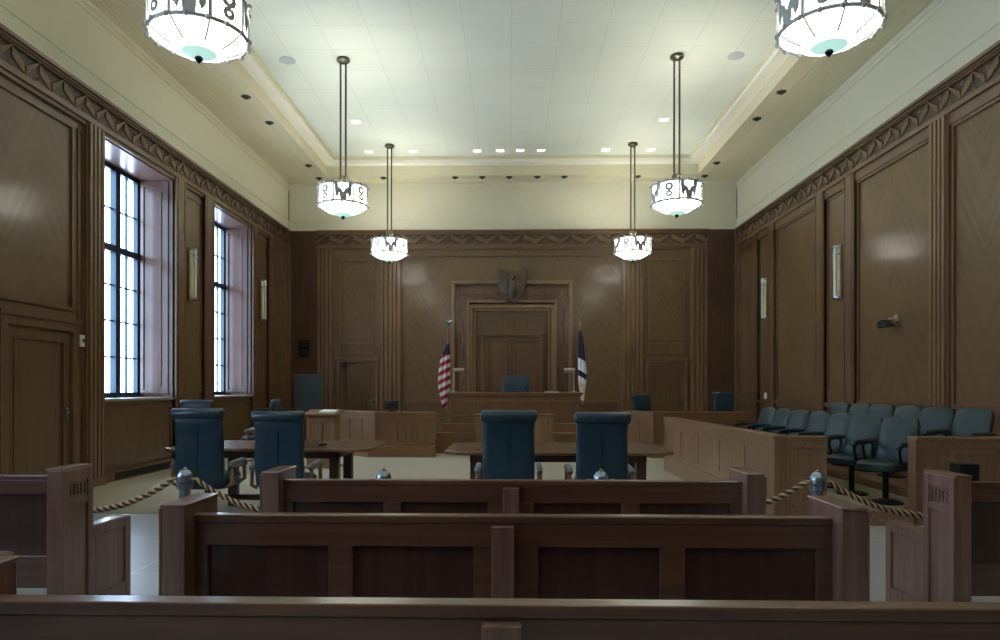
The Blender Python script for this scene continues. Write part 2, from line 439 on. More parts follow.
# ---- doors
def door(k, mp, a, b, ztop, lab, hs, double=False, case=0.11, reveal=0.03, handle=True, wm=None):
    """(a..b) along the wall"""
    c = thing('door_%d' % k, '', 'door', tuple(mp(Vector(((a+b)/2, 0, 0))))); struct(c, lab, 'door')
    o = Vector(c.location); ml = lambda p: mp(p) - o
    m = MB(ml)
    m.box(a-case, a, 0, 0.07, 0, ztop+case); m.box(b, b+case, 0, 0.07, 0, ztop+case); m.box(a, b, 0, 0.07, ztop, ztop+case)
    m.box(a-case-0.03, b+case+0.03, 0, 0.095, ztop+case, ztop+case+0.05)
    m.build('door_casing', TRIMW if k == 1 else PILW, c)
    for (x0, x1) in ([(a, (a+b)/2-0.004), ((a+b)/2+0.004, b)] if double else [(a, b)]):
        m = MB(ml); m.box(x0, x1, 0, 0.012, 0.01, ztop)
        frame(m, x0, x1, 0.01, ztop, 0.13, 0.018, 0.012)
        frame(m, x0+0.13, x1-0.13, 0.14, ztop-0.13, 0.02, 0.028, 0.012)
        lf = m.build('door_leaf', LEAFW, c)
        if handle:
            hx = x0+0.07 if hs < 0 else x1-0.07
            m = MB(ml); m.box(hx-0.03, hx+0.03, 0.03, 0.038, 0.93, 1.12)
            m.tube([(hx,0.038,1.05),(hx,0.085,1.05),(hx-hs*0.11,0.085,1.05)], 0.011)
            m.build('door_handle', CHROME, lf, smooth=True)
door(1, ML, 7.62, 8.78, 2.1, 'walnut side door with a lever handle near the windows', 1)
door(2, MK, -4.42, -3.5, 2.03, 'walnut door between fluted pilasters, behind the grey board', 1, case=0.07)
door(3, MK, 3.5, 4.42, 2.03, 'walnut door between fluted pilasters, on the jury side', 1, case=0.07)

# ---- back wall panelling
for s in (-1, 1):
    for a, b, f in ((2.82, 3.38, 5), (4.58, 5.01, 4)):
        a_, b_ = sorted((s*a, s*b)); pilaster(MK, a_, b_, 0.0, 4.985, wb, f, 0.10)
    m = MB(MK); a_, b_ = sorted((s*3.52, s*4.42)); frame(m, a_, b_, 2.62, 4.68, 0.04, 0.035); frame(m, a_+0.07, b_-0.07, 2.69, 4.61, 0.015, 0.02)
    frame(m, a_, b_, 2.24, 2.54, 0.04, 0.035)
    m.build('panel_moulding', PILW, wb)
    a_, b_ = sorted((s*1.56, s*2.8)); MB(MK).box(a_, b_, 0, 0.05, 1.0, 1.07).build('dado_rail', BENCHX, wb)
    m = MB(MK); frame(m, a_+0.03, b_-0.03, 0.2, 0.97, 0.05, 0.03); m.build('panel_moulding', BENCHW, wb)
m = MB(MK); m.box(-4.58, 4.58, 0, 0.045, 4.93, 4.985); m.box(-2.82, 2.82, 0, 0.03, 4.76, 4.80)
m.build('upper_rail', TRIMWX, wb)

# ---- chamber doorway surround behind the bench
dn = thing('door_4', '', 'door', (0.02, BY, 0)); struct(dn, 'grand double doorway with stepped carved surround behind the judge bench', 'door')
mk = lambda p: Vector((p.x, -p.y, p.z))
def gate(mb, x, z, w_, n0, n1, z0=0.0):
    mb.box(-x, -x+w_, n0, n1, z0, z); mb.box(x-w_, x, n0, n1, z0, z); mb.box(-x+w_, x-w_, n0, n1, z-w_, z)
m = MB(mk); gate(m, 1.54, 4.11, 0.06, 0, 0.16); gate(m, 1.48, 4.05, 0.03, 0, 0.12)
m.build('outer_moulding', LIGHTW, dn)
m = MB(mk); gate(m, 1.46, 3.88, 0.32, 0, 0.06); m.build('surround', TRIMW, dn)
m = MB(mk); gate(m, 1.14, 3.60, 0.05, 0, 0.18); gate(m, 1.09, 3.50, 0.09, 0, 0.13); gate(m, 0.98, 3.40, 0.05, 0, 0.09)
m.build('inner_moulding', LIGHTW, dn)
m = MB(mk); m.box(-0.93, 0.93, 0, 0.03, 0, 3.36); m.build('overdoor_panel', LEAFW, dn)
m = MB(mk); gate(m, 0.86, 3.28, 0.025, 0.03, 0.05); gate(m, 0.80, 2.77, 0.10, 0.03, 0.10); m.box(-0.84, 0.84, 0.03, 0.14, 2.72, 2.79)
m.build('lintel', TRIMW, dn)
for x0, x1 in ((-0.69, -0.012), (0.012, 0.69)):
    m = MB(mk); m.box(x0, x1, 0.03, 0.045, 0.01, 2.66); frame(m, x0, x1, 0.01, 2.66, 0.08, 0.03, 0.045); frame(m, x0+0.1, x1-0.1, 0.3, 2.56, 0.02, 0.025, 0.045)
    m.build('door_leaf', TRIMW, dn)
m = MB(mk)                                            # shallow scroll carving in the band
for sg in (-1, 1):
    m.tube([(sg*(0.32+k*0.0218), 0.06, 3.735+0.05*math.sin(k*0.55)) for k in range(50)], 0.02, 6)
    for k in range(9):
        x = 0.38+k*0.125; z = 3.735+(0.04 if k % 2 else -0.04)
        m.lathe([(0.0,-0.045),(0.03,-0.015),(0.03,0.02),(0.0,0.05)], (sg*x, 0.055, z), 8)
    m.tube([(sg*(1.30+0.045*math.sin(k*0.6)), 0.055, 0.6+k*0.06) for k in range(48)], 0.018, 6)
m.build('carved_band', TRIMW, dn)
# eagle carving over the doorway
eg = thing('eagle_carving', 'carved wooden eagle with raised wings over the chamber doorway', 'carving', (0.02, BY-0.16, 3.55))
m = MB()
m.lathe([(0.0,0.02),(0.08,0.10),(0.12,0.25),(0.12,0.40),(0.08,0.50),(0.055,0.55),(0.08,0.62),(0.065,0.69),(0.0,0.72)], (0,-0.06,0), 14)
m.tube([(0.03,-0.10,0.66),(0.09,-0.13,0.65),(0.12,-0.13,0.61)], [0.035,0.022,0.006], 8)
m.build('body', EAGLEW, eg, smooth=True)
for s in (-1, 1):
    m = MB()
    q = [(0.04,0.30),(0.07,0.60),(0.12,0.72),(0.21,0.82),(0.34,0.89),(0.365,0.70),(0.35,0.45),(0.30,0.25),(0.18,0.10),(0.06,0.05)]
    m.prism([(s*x, z) for x, z in q][::s], 'y', -0.07, 0.06)
    for i in range(6):
        x = 0.12+0.042*i
        m.tube([(s*(x-0.05),-0.07,0.12+0.03*i), (s*x,-0.095,0.40), (s*(x+0.01),-0.08,0.54+i*0.062)], [0.012,0.024,0.014], 6)
    m.build('wing', EAGLEW, eg, smooth=True)
m = MB()
for i in range(5): m.tube([(0,-0.05,0.16),((i-2)*0.06,-0.07,-0.02)], [0.05,0.02], 6)
for s in (-1,1): m.tube([(s*0.06,-0.08,0.12),(s*0.12,-0.12,0.04),(s*0.22,-0.10,0.06)], [0.04,0.03,0.012], 6)
m.build('tail', EAGLEW, eg, smooth=True)

# ================================================================== PENDANTS
BOWL = [(0.96,0.08),(0.88,0.24),(0.74,0.46),(0.56,0.67),(0.38,0.83),(0.22,0.93),(0.1,0.98),(0.02,1.0)]
def pendant(label, loc):
    t = thing('pendant_lamp', label, 'lamp', loc, 0, 'drum pendant lamps hanging from the ceiling')
    MB().lathe([(0.10,0),(0.115,-0.02),(0.11,-0.05),(0.06,-0.075),(0.03,-0.09)], n=20).build('ceiling_canopy', BRONZE, t, smooth=True)
    zt, zb, R = 4.78-CEI, 4.475-CEI, 0.395
    m = MB()
    for s in (-1, 1): m.cyl((s*0.045, 0, -0.07), (s*0.045, 0, zt+0.18), 0.017, n=8)
    m.build('suspension_rod', BRONZE, t, smooth=True)
    m = MB(); m.lathe([(0.075,zt+0.20),(0.085,zt+0.17),(0.085,zt+0.02),(0.10,zt-0.02),(0.02,zt-0.03)], n=16)
    for k in range(4):
        a = k*PI/2+0.4; m.cyl((0.06*math.cos(a),0.06*math.sin(a),zt+0.06), (R*math.cos(a),R*math.sin(a),zt), 0.01, n=6)
    m.build('hub', BRONZE, t, smooth=True)
    # glass drum: an open cylinder with wall thickness
    m = MB(); n = 40; rs = []
    for r, z in ((R,zt),(R,zb),(R-0.012,zb),(R-0.012,zt)):
        rs.append([Vector((r*math.cos(2*PI*k/n), r*math.sin(2*PI*k/n), z)) for k in range(n)])
    m.rings(rs+[rs[0]], cap=False); m.build('drum_shade', SHELL, t, smooth=True)
    m = MB(); prof = [(R-0.01, zb)] + [(R*a_, zb-0.165*b_) for a_, b_ in BOWL]
    prof2 = [(r-0.01 if r > 0.05 else r, z+0.012) for r, z in prof[::-1]]
    m.lathe(prof+prof2, n=40)
    bw = m.build('bowl', SHELL, t, smooth=True)
    m = MB(); m.lathe([(0.15,zb-0.138),(0.10,zb-0.160),(0.055,zb-0.178),(0.03,zb-0.17)], n=20); m.build('centre_glass', GLASSC, t, smooth=True)
    # rings
    m = MB()
    for z, r in ((zt, R+0.012), (zb, R+0.016)):
        m.tube([(r*math.cos(2*PI*k/36), r*math.sin(2*PI*k/36), z) for k in range(37)], 0.018, 6)
    for k in range(16):
        a = 2*PI*(k+0.5)/16
        for z in (zt+0.01, zb-0.008): m.ball(((R+0.03)*math.cos(a), (R+0.03)*math.sin(a), z), 0.024, 8)
    m.build('frame_ring', PEWTER, t, smooth=True)
    # cut-out ornaments round the drum
    m = MB()
    def plate(a0, pts, th=0.008):
        r = R+0.02; nn = len(pts)
        vs = []
        for rr in (r, r+th):
            for u, z in pts:
                a = a0+u/R; vs.append((rr*math.cos(a), rr*math.sin(a), z))
        m.add(vs, [list(range(nn))[::-1], [i+nn for i in range(nn)]] + [(i,(i+1)%nn,(i+1)%nn+nn,i+nn) for i in range(nn)])
    H = zt-zb
    for k in range(8):
        a0 = 2*PI*k/8 + 0.25
        if k % 2 == 0:
            for s in (-1, 1):
                plate(a0, [(s*0.00,zb-0.02),(s*0.045,zb-0.01),(s*0.06,zb+H*0.40),(s*0.09,zb+H*0.12),(s*0.125,zb+H*0.30),(s*0.14,zt-0.01),(s*0.08,zt-0.01),(s*0.075,zb+H*0.70),(s*0.03,zb+H*0.62),(s*0.0,zb+H*0.42)][::s])
        else:
            for zc in (zb+H*0.30, zb+H*0.68):
                for q in range(8):
                    b0, b1 = 2*PI*q/8, 2*PI*(q+1)/8
                    ro, ri = (0.072, 0.026) if zc > zb+H*0.5 else (0.056, 0.018)
                    plate(a0, [(ro*math.cos(b0), zc+ro*math.sin(b0)), (ro*math.cos(b1), zc+ro*math.sin(b1)), (ri*math.cos(b1), zc+ri*math.sin(b1)), (ri*math.cos(b0), zc+ri*math.sin(b0))])
        a1 = a0 + PI/8
        plate(a1, [(-0.014,zb),(0.014,zb),(0.014,zt),(-0.014,zt)])
    m.build('drum_ornament', PEWTER, t)
    for k in range(8):
        a = 2*PI*k/8+0.25+PI/8
        pts = [(R*1.0*math.cos(a), R*1.0*math.sin(a), zb-0.012)]
        for q in (1, 2, 3):
            rr = R*BOWL[q][0]+0.002; zz = zb-0.165*BOWL[q][1]-0.006
            pts.append((rr*math.cos(a), rr*math.sin(a), zz))
        MB().tube(pts, 0.010, 6).build('rib', PEWTER, t)
    MB().lathe([(0.015,zb-0.16),(0.034,zb-0.18),(0.036,zb-0.195),(0.022,zb-0.21),(0.012,zb-0.22),(0.0,zb-0.235)], n=14).build('finial', BLKMET, t, smooth=True)
    ld = bpy.data.lights.new('pendant_bulb', 'POINT'); ld.energy = PENDANT_UP; ld.shadow_soft_size = 0.12; ld.color = (1.0, 0.98, 0.89)
    lo = bpy.data.objects.new('pendant_bulb', ld); COL.objects.link(lo); lo.parent = t; lo.location = (0.2, 0, zb+0.1)
    return t
def pendant_copy(src, loc, lab):
    return dup(src, loc, 0, lab)
P0 = pendant('drum pendant lamp cut by the top of the photo on the window side', (-2.77, 5.97, CEI))
for x, y, lab in ((2.76, 5.97, 'drum pendant lamp cut by the top of the photo on the jury side'),
                  (-2.875, 11.57, 'whole drum pendant lamp on the window side, larger of that pair'),
                  (2.80, 11.57, 'whole drum pendant lamp on the jury side, larger of that pair'),
                  (-2.82, 15.7, 'farthest drum pendant lamp on the window side, nearest the flag wall'),
                  (2.795, 15.7, 'farthest drum pendant lamp on the jury side, nearest the flag wall'),
                  (-2.85, 0.6, 'drum pendant lamp over the rear pews on the window side'),
                  (2.83, 0.6, 'drum pendant lamp over the rear pews on the jury side')):
    pendant_copy(P0, (x, y, CEI), lab)

# ---- recessed lights
def can(loc, lab, lit=False, group='black recessed downlights in the ceiling border'):
    t = thing('recessed_downlight', lab, 'downlight', loc, 0, group)
    m = MB(); m.lathe([(0.052,0.0),(0.085,0.0),(0.085,-0.012),(0.055,-0.012)] , n=16) if not lit else m.box(-0.11,0.11,-0.10,0.10,-0.012,0.0)
    m.build('trim_ring', (BLACK if not lit else WHITE), t)
    m = MB()
    if lit: m.box(-0.09,0.09,-0.08,0.08,-0.016,-0.011)
    else: m.lathe([(0.05,-0.002),(0.05,-0.022),(0.03,-0.045),(0.0,-0.05)], n=14)
    m.build('lens', CANLIT if lit else BLACK, t)
    return t
cl = 'small black downlight in the plaster border along the window wall'
for y in (6.6, 8.8, 12.2, 13.4, 16.0): can((-4.8, y, SOF), cl)
for y in (6.6, 8.8, 12.2, 13.4, 16.0): can((4.8, y, SOF), 'small black downlight in the plaster border along the jury wall')
for i, px in enumerate((318, 383, 455, 482, 509, 537, 564, 637, 703)):
    can(((px-511)/680*17.0, 16.98, SOF), 'small black downlight in the row above the judge wall', False, 'black downlights in a row above the judge wall')
for px in (368, 413, 477, 500, 520, 541, 605, 650):
    can(((px-511)/680*16.1, 16.1, CEI), 'small lit ceiling light in the row just before the judge wall', True, 'lit square lights across the far ceiling')
for px in (355, 663): can(((px-511)/680*14.3, 14.3, CEI), 'lit square ceiling light beside a %s rod' % ('window-side pendant' if px < 500 else 'jury-side pendant'), True, 'lit square lights across the far ceiling')
for x, s in ((-3.85, 'window'), (3.8, 'jury')):
    m = MB(); m.lathe([(0.13,0.0),(0.14,-0.01),(0.11,-0.018),(0.0,-0.02)], (x*0+0,0,0), 20)
    o = m.build('ceiling_speaker', SPKR, None, smooth=True, loc=(x, 11.6, CEI)); tag(o, 'round pale flush ceiling speaker on the %s side' % s, 'speaker', 'flush ceiling speakers')

# ---- wall sconces
def sconce(loc, rz, lab):
    t = thing('wall_sconce', lab, 'sconce', loc, rz, 'tall glass wall sconces')
    MB().box(-0.11,0.11,-0.0,0.03,-0.47,0.47).build('back_plate', BRASS, t, bevel=0.004)
    m = MB()
    pts = [(0.085*math.cos(a), 0.03+0.085*math.sin(a)) for a in [PI*k/10 for k in range(11)]]
    m.prism(pts, 'z', -0.43, 0.43); m.build('glass_shade', SCONCEG, t, smooth=True)
    m = MB()
    for z in (-0.46, 0.30, 0.43): m.prism([(0.1*math.cos(a), 0.0+0.125*math.sin(a)) for a in [PI*k/10 for k in range(11)]], 'z', z, z+0.03)
    for k in range(5):
        a = PI*(k+0.0)/4; m.box(0.088*math.cos(a)-0.005, 0.088*math.cos(a)+0.005, 0.03+0.088*math.sin(a)-0.004, 0.03+0.088*math.sin(a)+0.004, -0.43, 0.43)
    m.build('metal_cage', CHROME, t)
    return t
s0 = sconce((-WX+0.02, 12.14, 3.41), -PI/2, 'glass wall sconce between the two windows')
dup(s0, (-WX+0.02, 15.62, 3.39), -PI/2, 'glass wall sconce past the farther window, near the corner')
dup(s0, (WX-0.02, 12.10, 3.41), PI/2, 'glass wall sconce above the jury seats, nearer of the jury-side pair')
dup(s0, (WX-0.02, 15.55, 3.39), PI/2, 'glass wall sconce farther along the jury wall, near the corner')

# ================================================================== PEWS
def pew(label, loc, hl, nb, group=None, mid=0.0):
    t = thing('pew', label, 'pew', loc, 0, group or 'wooden pews')
    m = MB(); m.box(-hl+0.08, hl-0.08, -0.005, 0.05, 0.87, 0.90)
    m.build('top_rail', PEWX, t, bevel=0.006)
    # backrest frame
    m = MB(); m.box(-hl+0.08, hl-0.08, 0.0, 0.04, 0.785, 0.87); m.box(-hl+0.08, hl-0.08, 0.0, 0.04, 0.23, 0.42)
    nP = nb; inner = 2*hl-0.16
    cs_ = [-hl+0.08+i*inner/nP + ((mid*0.6+(0.022 if i > nP/2 else -0.022 if i < nP/2 else 0)) if 0 < i < nP else 0) for i in range(nP+1)]
    w_ = inner/nP
    for i in range(nP+1):
        c = cs_[i]
        a = max(c-0.045 if 0 < i < nP else c, -hl+0.08); b = min(c+0.045 if 0 < i < nP else c, hl-0.08)
        if i == 0: b = a+0.055
        if i == nP: a = b-0.06
        if i == nP//2: a -= 0.073; b += 0.073
        m.box(a, b, 0.0, 0.04, 0.42, 0.785)
    m.build('back_frame', PEWX, t, bevel=0.003)
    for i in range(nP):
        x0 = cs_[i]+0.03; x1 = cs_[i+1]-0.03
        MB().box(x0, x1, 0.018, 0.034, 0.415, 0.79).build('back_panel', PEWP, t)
    m = MB(); m.box(mid-0.042, mid+0.042, -0.035, 0.0, 0.0, 0.865); m.build('centre_post', PEWZ, t, bevel=0.004)
    m = MB(); m.prism([(0.04,0.44),(0.10,0.40),(0.52,0.42),(0.54,0.435),(0.53,0.46),(0.10,0.44),(0.06,0.47)], 'x', -hl+0.08, hl-0.08)
    m.build('seat', PEWX, t, bevel=0.004)
    for s in (-1, 1):
        x0, x1 = sorted((s*hl, s*(hl-0.085)))
        m = MB(); m.prism([(-0.075,0.0),(-0.075,0.937),(0.20,0.937),(0.20,0.56),(0.60,0.555),(0.60,0.0)], 'x', x0, x1)
        xo0, xo1 = sorted((s*hl, s*(hl+0.012)))
        m.box(xo0, xo1, -0.075, -0.02, 0.0, 0.935); m.box(xo0, xo1, 0.15, 0.20, 0.0, 0.935); m.box(xo0, xo1, -0.02, 0.15, 0.86, 0.935)
        m.box(xo0, xo1, -0.02, 0.15, 0.72, 0.76)
        for i in range(5): m.box(xo0, xo1, -0.01+i*0.033, 0.008+i*0.033, 0.78, 0.845)
        m.box(xo0, xo1, 0.54, 0.60, 0.0, 0.55); m.box(xo0, xo1, 0.20, 0.54, 0.49, 0.55); m.box(xo0, xo1, 0.20, 0.54, 0.0, 0.12)
        e = m.build('pew_end', PEWZ, t, bevel=0.004)
        x0, x1 = sorted((s*(hl+0.004), s*(hl-0.089)))
        MB().box(x0, x1, -0.078, 0.204, 0.937, 0.948).build('end_cap', PEWZ, e, bevel=0.003)
    return t
G = 'wooden pews facing the bench'
pew('long wooden pew closest to the camera, crossing the whole bottom of the photo', (0, 1.475, 0), 1.32, 4, G, -0.02)
pew('long wooden centre pew, the middle one of three, with square end posts', (-0.003, 2.50, 0), 1.257, 4, G, -0.026)
pew('long wooden centre pew, the one nearest the rope barrier', (0.0, 3.46, 0), 1.25, 4, G)
pew('wooden side pew on the window side with its tall end post at the aisle', (-4.128, 3.83, 0), 1.61, 4, G).scale = (1, 1, 0.965)
pew('wooden side pew on the window side of which only an armrest tip shows', (-4.16, 2.82, 0), 1.61, 4, G).scale = (1, 1, 0.965)
pew('wooden side pew on the jury side with its tall end post at the aisle', (4.03, 3.83, 0), 1.61, 4, G).scale = (1, 1, 0.945)

# ================================================================== ROPE BARRIER
def stanchion(loc, lab):
    t = thing('rope_stanchion', lab, 'stanchion', loc, 0, 'polished rope stanchions behind the pews')
    MB().lathe([(0.16,0.0),(0.16,0.02),(0.13,0.035),(0.05,0.05),(0.035,0.06)], n=24).build('base', CHROME, t, smooth=True)
    MB().lathe([(0.036,0.05),(0.036,0.70),(0.040,0.70),(0.040,0.715),(0.034,0.72)], n=18).build('post', CHROME, t, smooth=True)
    MB().lathe([(0.034,0.70),(0.052,0.71),(0.052,0.745),(0.044,0.75),(0.052,0.756),(0.052,0.785),(0.05,0.80),(0.042,0.818),(0.028,0.832),(0.012,0.838),(0.014,0.846),(0.0,0.854)], n=20).build('cap', CHROME, t, smooth=True)
    m = MB()
    for s in (-1, 1): m.tube([(s*0.045,0,0.77),(s*0.075,0,0.775),(s*0.085,0,0.755)], 0.009, 6)
    m.build('rope_hook', BRASS, t, smooth=True)
    return t
SX = [-3.62, -2.205, -0.855, 0.60, 2.03, 3.46]
SY = 4.55
slab = ['polished rope stanchion behind the side pew on the window side', 'polished rope stanchion in the aisle in front of the navy chair nearest the window',
        'polished rope stanchion in front of the bare floor, beside the window-side counsel table', 'polished rope stanchion in front of the blue chair at the centre table',
        'polished rope stanchion in front of the jury box corner', 'polished rope stanchion behind the side pew on the jury side']
st0 = stanchion((SX[0], SY, 0), slab[0]); st0.scale = (1, 1, 0.975)
for x, l in list(zip(SX, slab))[1:]: dup(st0, (x, SY, 0), 0, l)
def rope(x0, x1, sag, lab):
    def pt(t):
        return Vector((x0+0.08+(x1-x0-0.16)*t, 0, 0.748 - sag*4*t*(1-t)))
    n = 220; ob = []
    for k in range(4):
        path = []
        for i in range(n+1):
            t = i/n; p = pt(t); ph = t*(x1-x0)*2*PI/0.10 + k*PI/2
            path.append(p + Vector((0, math.cos(ph)*0.011, math.sin(ph)*0.011)))
        ob.append(path)
    a = MB(); a.tube([Vector(p)-Vector((x0,0,0)) for p in ob[0]], 0.0095, 5); a.tube([Vector(p)-Vector((x0,0,0)) for p in ob[2]], 0.0095, 5)
    r = a.build('barrier_rope', ROPEB, None, smooth=True, loc=(x0, SY, 0)); tag(r, lab, 'rope', 'twisted ropes of the barrier')
    b = MB(); b.tube([Vector(p)-Vector((x0,0,0)) for p in ob[1]], 0.0095, 5); b.tube([Vector(p)-Vector((x0,0,0)) for p in ob[3]], 0.0095, 5)
    b.build('cream_strand', ROPEC, r, smooth=True)['label'] = 'cream strand'
rlab = ['twisted brown and cream rope drooping behind the window-side aisle post', 'twisted rope sloping from the window-side aisle stanchion down behind the centre pew',
        'twisted rope behind the centre pew, mostly hidden between the two middle stanchions', 'twisted rope rising from behind the centre pew to the jury-side aisle stanchion',
        'twisted rope drooping from the jury-side aisle stanchion toward the side pew post']
for i in range(5): rope(SX[i], SX[i+1], 0.215, rlab[i])

# ================================================================== CHAIRS
def smooth_slab(m, secs, n=20, e=4.0):
    """secs: (z, half width, half depth, y centre) -> superellipse rings"""
    rs = []
    for z, hw, hd, yc in secs:
        r = []
        for k in range(n):
            a = 2*PI*k/n; c, s = math.cos(a), math.sin(a)
            r.append(Vector((hw*math.copysign(abs(c)**(2/e), c), yc+hd*math.copysign(abs(s)**(2/e), s), z)))
        rs.append(r)
    m.rings(rs)
def exec_chair(label, loc, rz, group):
    t = thing('executive_chair', label, 'chair', loc, rz, group)
    m = MB()
    smooth_slab(m, [(0.44,0.20,0.03,-0.20),(0.46,0.235,0.05,-0.20),(0.60,0.242,0.055,-0.225),(0.75,0.242,0.05,-0.235),(0.88,0.238,0.05,-0.225),(1.0,0.238,0.05,-0.235),(1.08,0.242,0.045,-0.25),(1.12,0.245,0.03,-0.25)])
    bk = m.build('backrest', BLUEL, t, smooth=True)
    m = MB(); m.box(-0.002,0.002,-0.2875,-0.27,0.55,1.05)
    m.build('seam', BLACK, bk)
    m = MB()
    rs = []
    for x, r in ((-0.262,0.02),(-0.255,0.042),(-0.24,0.052),(0.24,0.052),(0.255,0.042),(0.262,0.02)):
        rs.append([Vector((x, -0.275+r*1.05*math.cos(2*PI*k/14), 1.125+r*math.sin(2*PI*k/14))) for k in range(14)])
    m.rings(rs); m.build('headrest_roll', BLUEL, t, smooth=True)
    m = MB(); smooth_slab(m, [(0.40,0.22,0.22,0.03),(0.43,0.255,0.25,0.03),(0.50,0.26,0.255,0.03),(0.53,0.235,0.23,0.03)]); m.build('seat', BLUEL, t, smooth=True)
    for s in (-1, 1):
        m = MB(); m.tube([(s*0.25,-0.15,0.43),(s*0.30,-0.17,0.46),(s*0.295,-0.17,0.58),(s*0.295,-0.14,0.62),(s*0.295,0.10,0.625),(s*0.295,0.15,0.58),(s*0.30,0.15,0.47),(s*0.25,0.12,0.43)], 0.02, 8)
        a = m.build('arm', ARMW, t, smooth=True)
        m = MB(); m.tube([(s*0.292,-0.20,0.62),(s*0.292,-0.17,0.64),(s*0.292,0.10,0.65),(s*0.292,0.18,0.635),(s*0.292,0.20,0.60)], [0.024,0.03,0.03,0.028,0.018], 10)
        m.build('arm_pad', PADG, a, smooth=True)
    MB().cyl((0,0,0.1),(0,0,0.42),0.03).build('gas_column', BLKMET, t, smooth=True)
    m = MB()
    for k in range(5):
        a = 2*PI*k/5+0.3; c, s = math.cos(a), math.sin(a)
        m.tube([(0,0,0.13),(c*0.15,s*0.15,0.11),(c*0.30,s*0.30,0.075)], [0.035,0.026,0.018], 8)
    m.build('star_base', ARMW, t, smooth=True)
    m = MB()
    for k in range(5):
        a = 2*PI*k/5+0.3; c, s = math.cos(a), math.sin(a)
        p = Vector((c*0.30, s*0.30, 0.03)); q = Vector((-s, c, 0))*0.02
        m.cyl(p-q, p+q, 0.03, n=12)
    m.build('caster', BLACK, t)
    return t
EG = 'navy leather executive chairs'
e0 = exec_chair('x', (-0.02, 6.22, 0.0), 0.0, EG); e0.scale = (0.95, 1, 1.0)
e0['label'] = 'navy high-back leather chair squarely before the judge bench at the centre table'
for loc, rz, l in (((0.805, 6.27, -0.015), 0.0, 'navy high-back leather chair at the centre table, the one beside the jury box'),
                   ((-2.95, 6.6, 0.0), 0.02, 'navy high-back leather chair standing closest to the first window'),
                   ((-2.17, 6.55, -0.02), 0.02, 'navy high-back leather chair at the window-side table, partly behind the first centre pew post'),
                   ((-5.0, 10.75, 0.0), PI+0.5, 'dark blue chair under the window, its top showing above the first navy chair'),
                   ((-4.40, 11.8, 0.0), PI/2+0.2, 'dark blue chair peeking out beyond the second navy chair'),
                   ((3.02, 15.0, 0.05), PI+0.5, 'blue chair behind the desk before the jury-side back door'),
                   ((4.82, 15.3, 0.09), PI, 'blue chair behind the desk in the far corner by the jury wall')):
    o = dup(e0, (loc[0], loc[1], 0.0), rz, l); k = 1.0 + loc[2]; o.scale = (0.95, 1, k)

jc = thing('judge_chair', 'dark tufted leather chair rising behind the judge bench', 'chair', (0.12, 16.35, 0.45), PI)
m = MB(); smooth_slab(m, [(0.4,0.28,0.05,-0.2),(0.6,0.32,0.06,-0.21),(0.95,0.33,0.06,-0.23),(1.10,0.33,0.06,-0.25),(1.19,0.30,0.05,-0.26),(1.23,0.24,0.03,-0.26)])
bk = m.build('backrest', BLUEL, jc, smooth=True)
m = MB()
for i in range(5):
    for z in (0.86, 0.94): m.ball((-0.2+i*0.1+(0.05 if z == 0.94 else 0)*(i<4), -0.165, z), 0.016, 8)
m.build('tuft_button', PADG, bk)
m = MB(); smooth_slab(m, [(0.40,0.25,0.24,0.03),(0.44,0.3,0.27,0.03),(0.52,0.3,0.27,0.03),(0.55,0.27,0.24,0.03)]); m.build('seat', BLUEL, jc, smooth=True)
for s in (-1, 1):
    m = MB(); m.tube([(s*0.3,-0.2,0.5),(s*0.34,-0.18,0.70),(s*0.34,0.18,0.70),(s*0.3,0.2,0.5)], 0.03, 8); m.build('arm', BLUEL, jc, smooth=True)
m = MB(); m.cyl((0,0,0.05),(0,0,0.42),0.035); m.lathe([(0.28,0),(0.28,0.03),(0.05,0.07)], n=20); m.build('pedestal', BLKMET, jc, smooth=True)

def jury_chair(label, loc, rz, group):
    t = thing('jury_chair', label, 'chair', loc, rz, group)
    m = MB(); pts = []
    for x, z in ((-0.165,0.42),(0.165,0.42),(0.19,0.50),(0.20,0.70),(0.195,0.82),(0.17,0.875),(0.08,0.90),(0.0,0.908),(-0.08,0.90),(-0.17,0.875),(-0.195,0.82),(-0.20,0.70),(-0.19,0.50)):
        pts.append((x, z))
    # slab leaning back
    vs = []; n = len(pts)
    for d, k in ((0.0,1.0),(0.04,0.94),(-0.035,0.94)):
        pass
    def L(x, z, d): return Vector((x, -0.15 - (z-0.44)*0.34 + d, z))
    rings = []
    for d, k in ((-0.04,0.90),(-0.03,1.0),(0.02,1.0),(0.045,0.86),(0.05,0.5)):
        rings.append([L(x*k, 0.68+(z-0.68)*k, d) for x, z in pts])
    m.rings(rings); m.build('backrest', JURYL, t, smooth=True)
    m = MB(); smooth_slab(m, [(0.35,0.18,0.19,0.04),(0.37,0.21,0.225,0.04),(0.42,0.215,0.23,0.04),(0.445,0.19,0.205,0.04)]); m.build('seat', JURYL, t, smooth=True)
    for s in (-1, 1):
        m = MB(); m.tube([(s*0.18,-0.1,0.385),(s*0.235,-0.12,0.42),(s*0.24,-0.18,0.58),(s*0.24,-0.14,0.62),(s*0.24,0.12,0.62),(s*0.24,0.18,0.57),(s*0.235,0.13,0.42),(s*0.18,0.1,0.385)], 0.015, 7)
        a = m.build('arm', BLKMET, t, smooth=True)
        m = MB(); m.tube([(s*0.24,-0.2,0.63),(s*0.24,0.05,0.635),(s*0.24,0.16,0.63),(s*0.24,0.2,0.60)], [0.022,0.026,0.026,0.018], 8); m.build('arm_pad', JURYL, a, smooth=True)
    m = MB(); m.cyl((0,0,0.02),(0,0,0.38),0.03); m.lathe([(0.17,0),(0.17,0.015),(0.12,0.03),(0.035,0.05)], n=20); m.build('pedestal', BLKMET, t, smooth=True)
    return t
FP = 0.15
JG = 'slate blue jury chairs, front row'; JG2 = 'slate blue jury chairs, raised rear row'
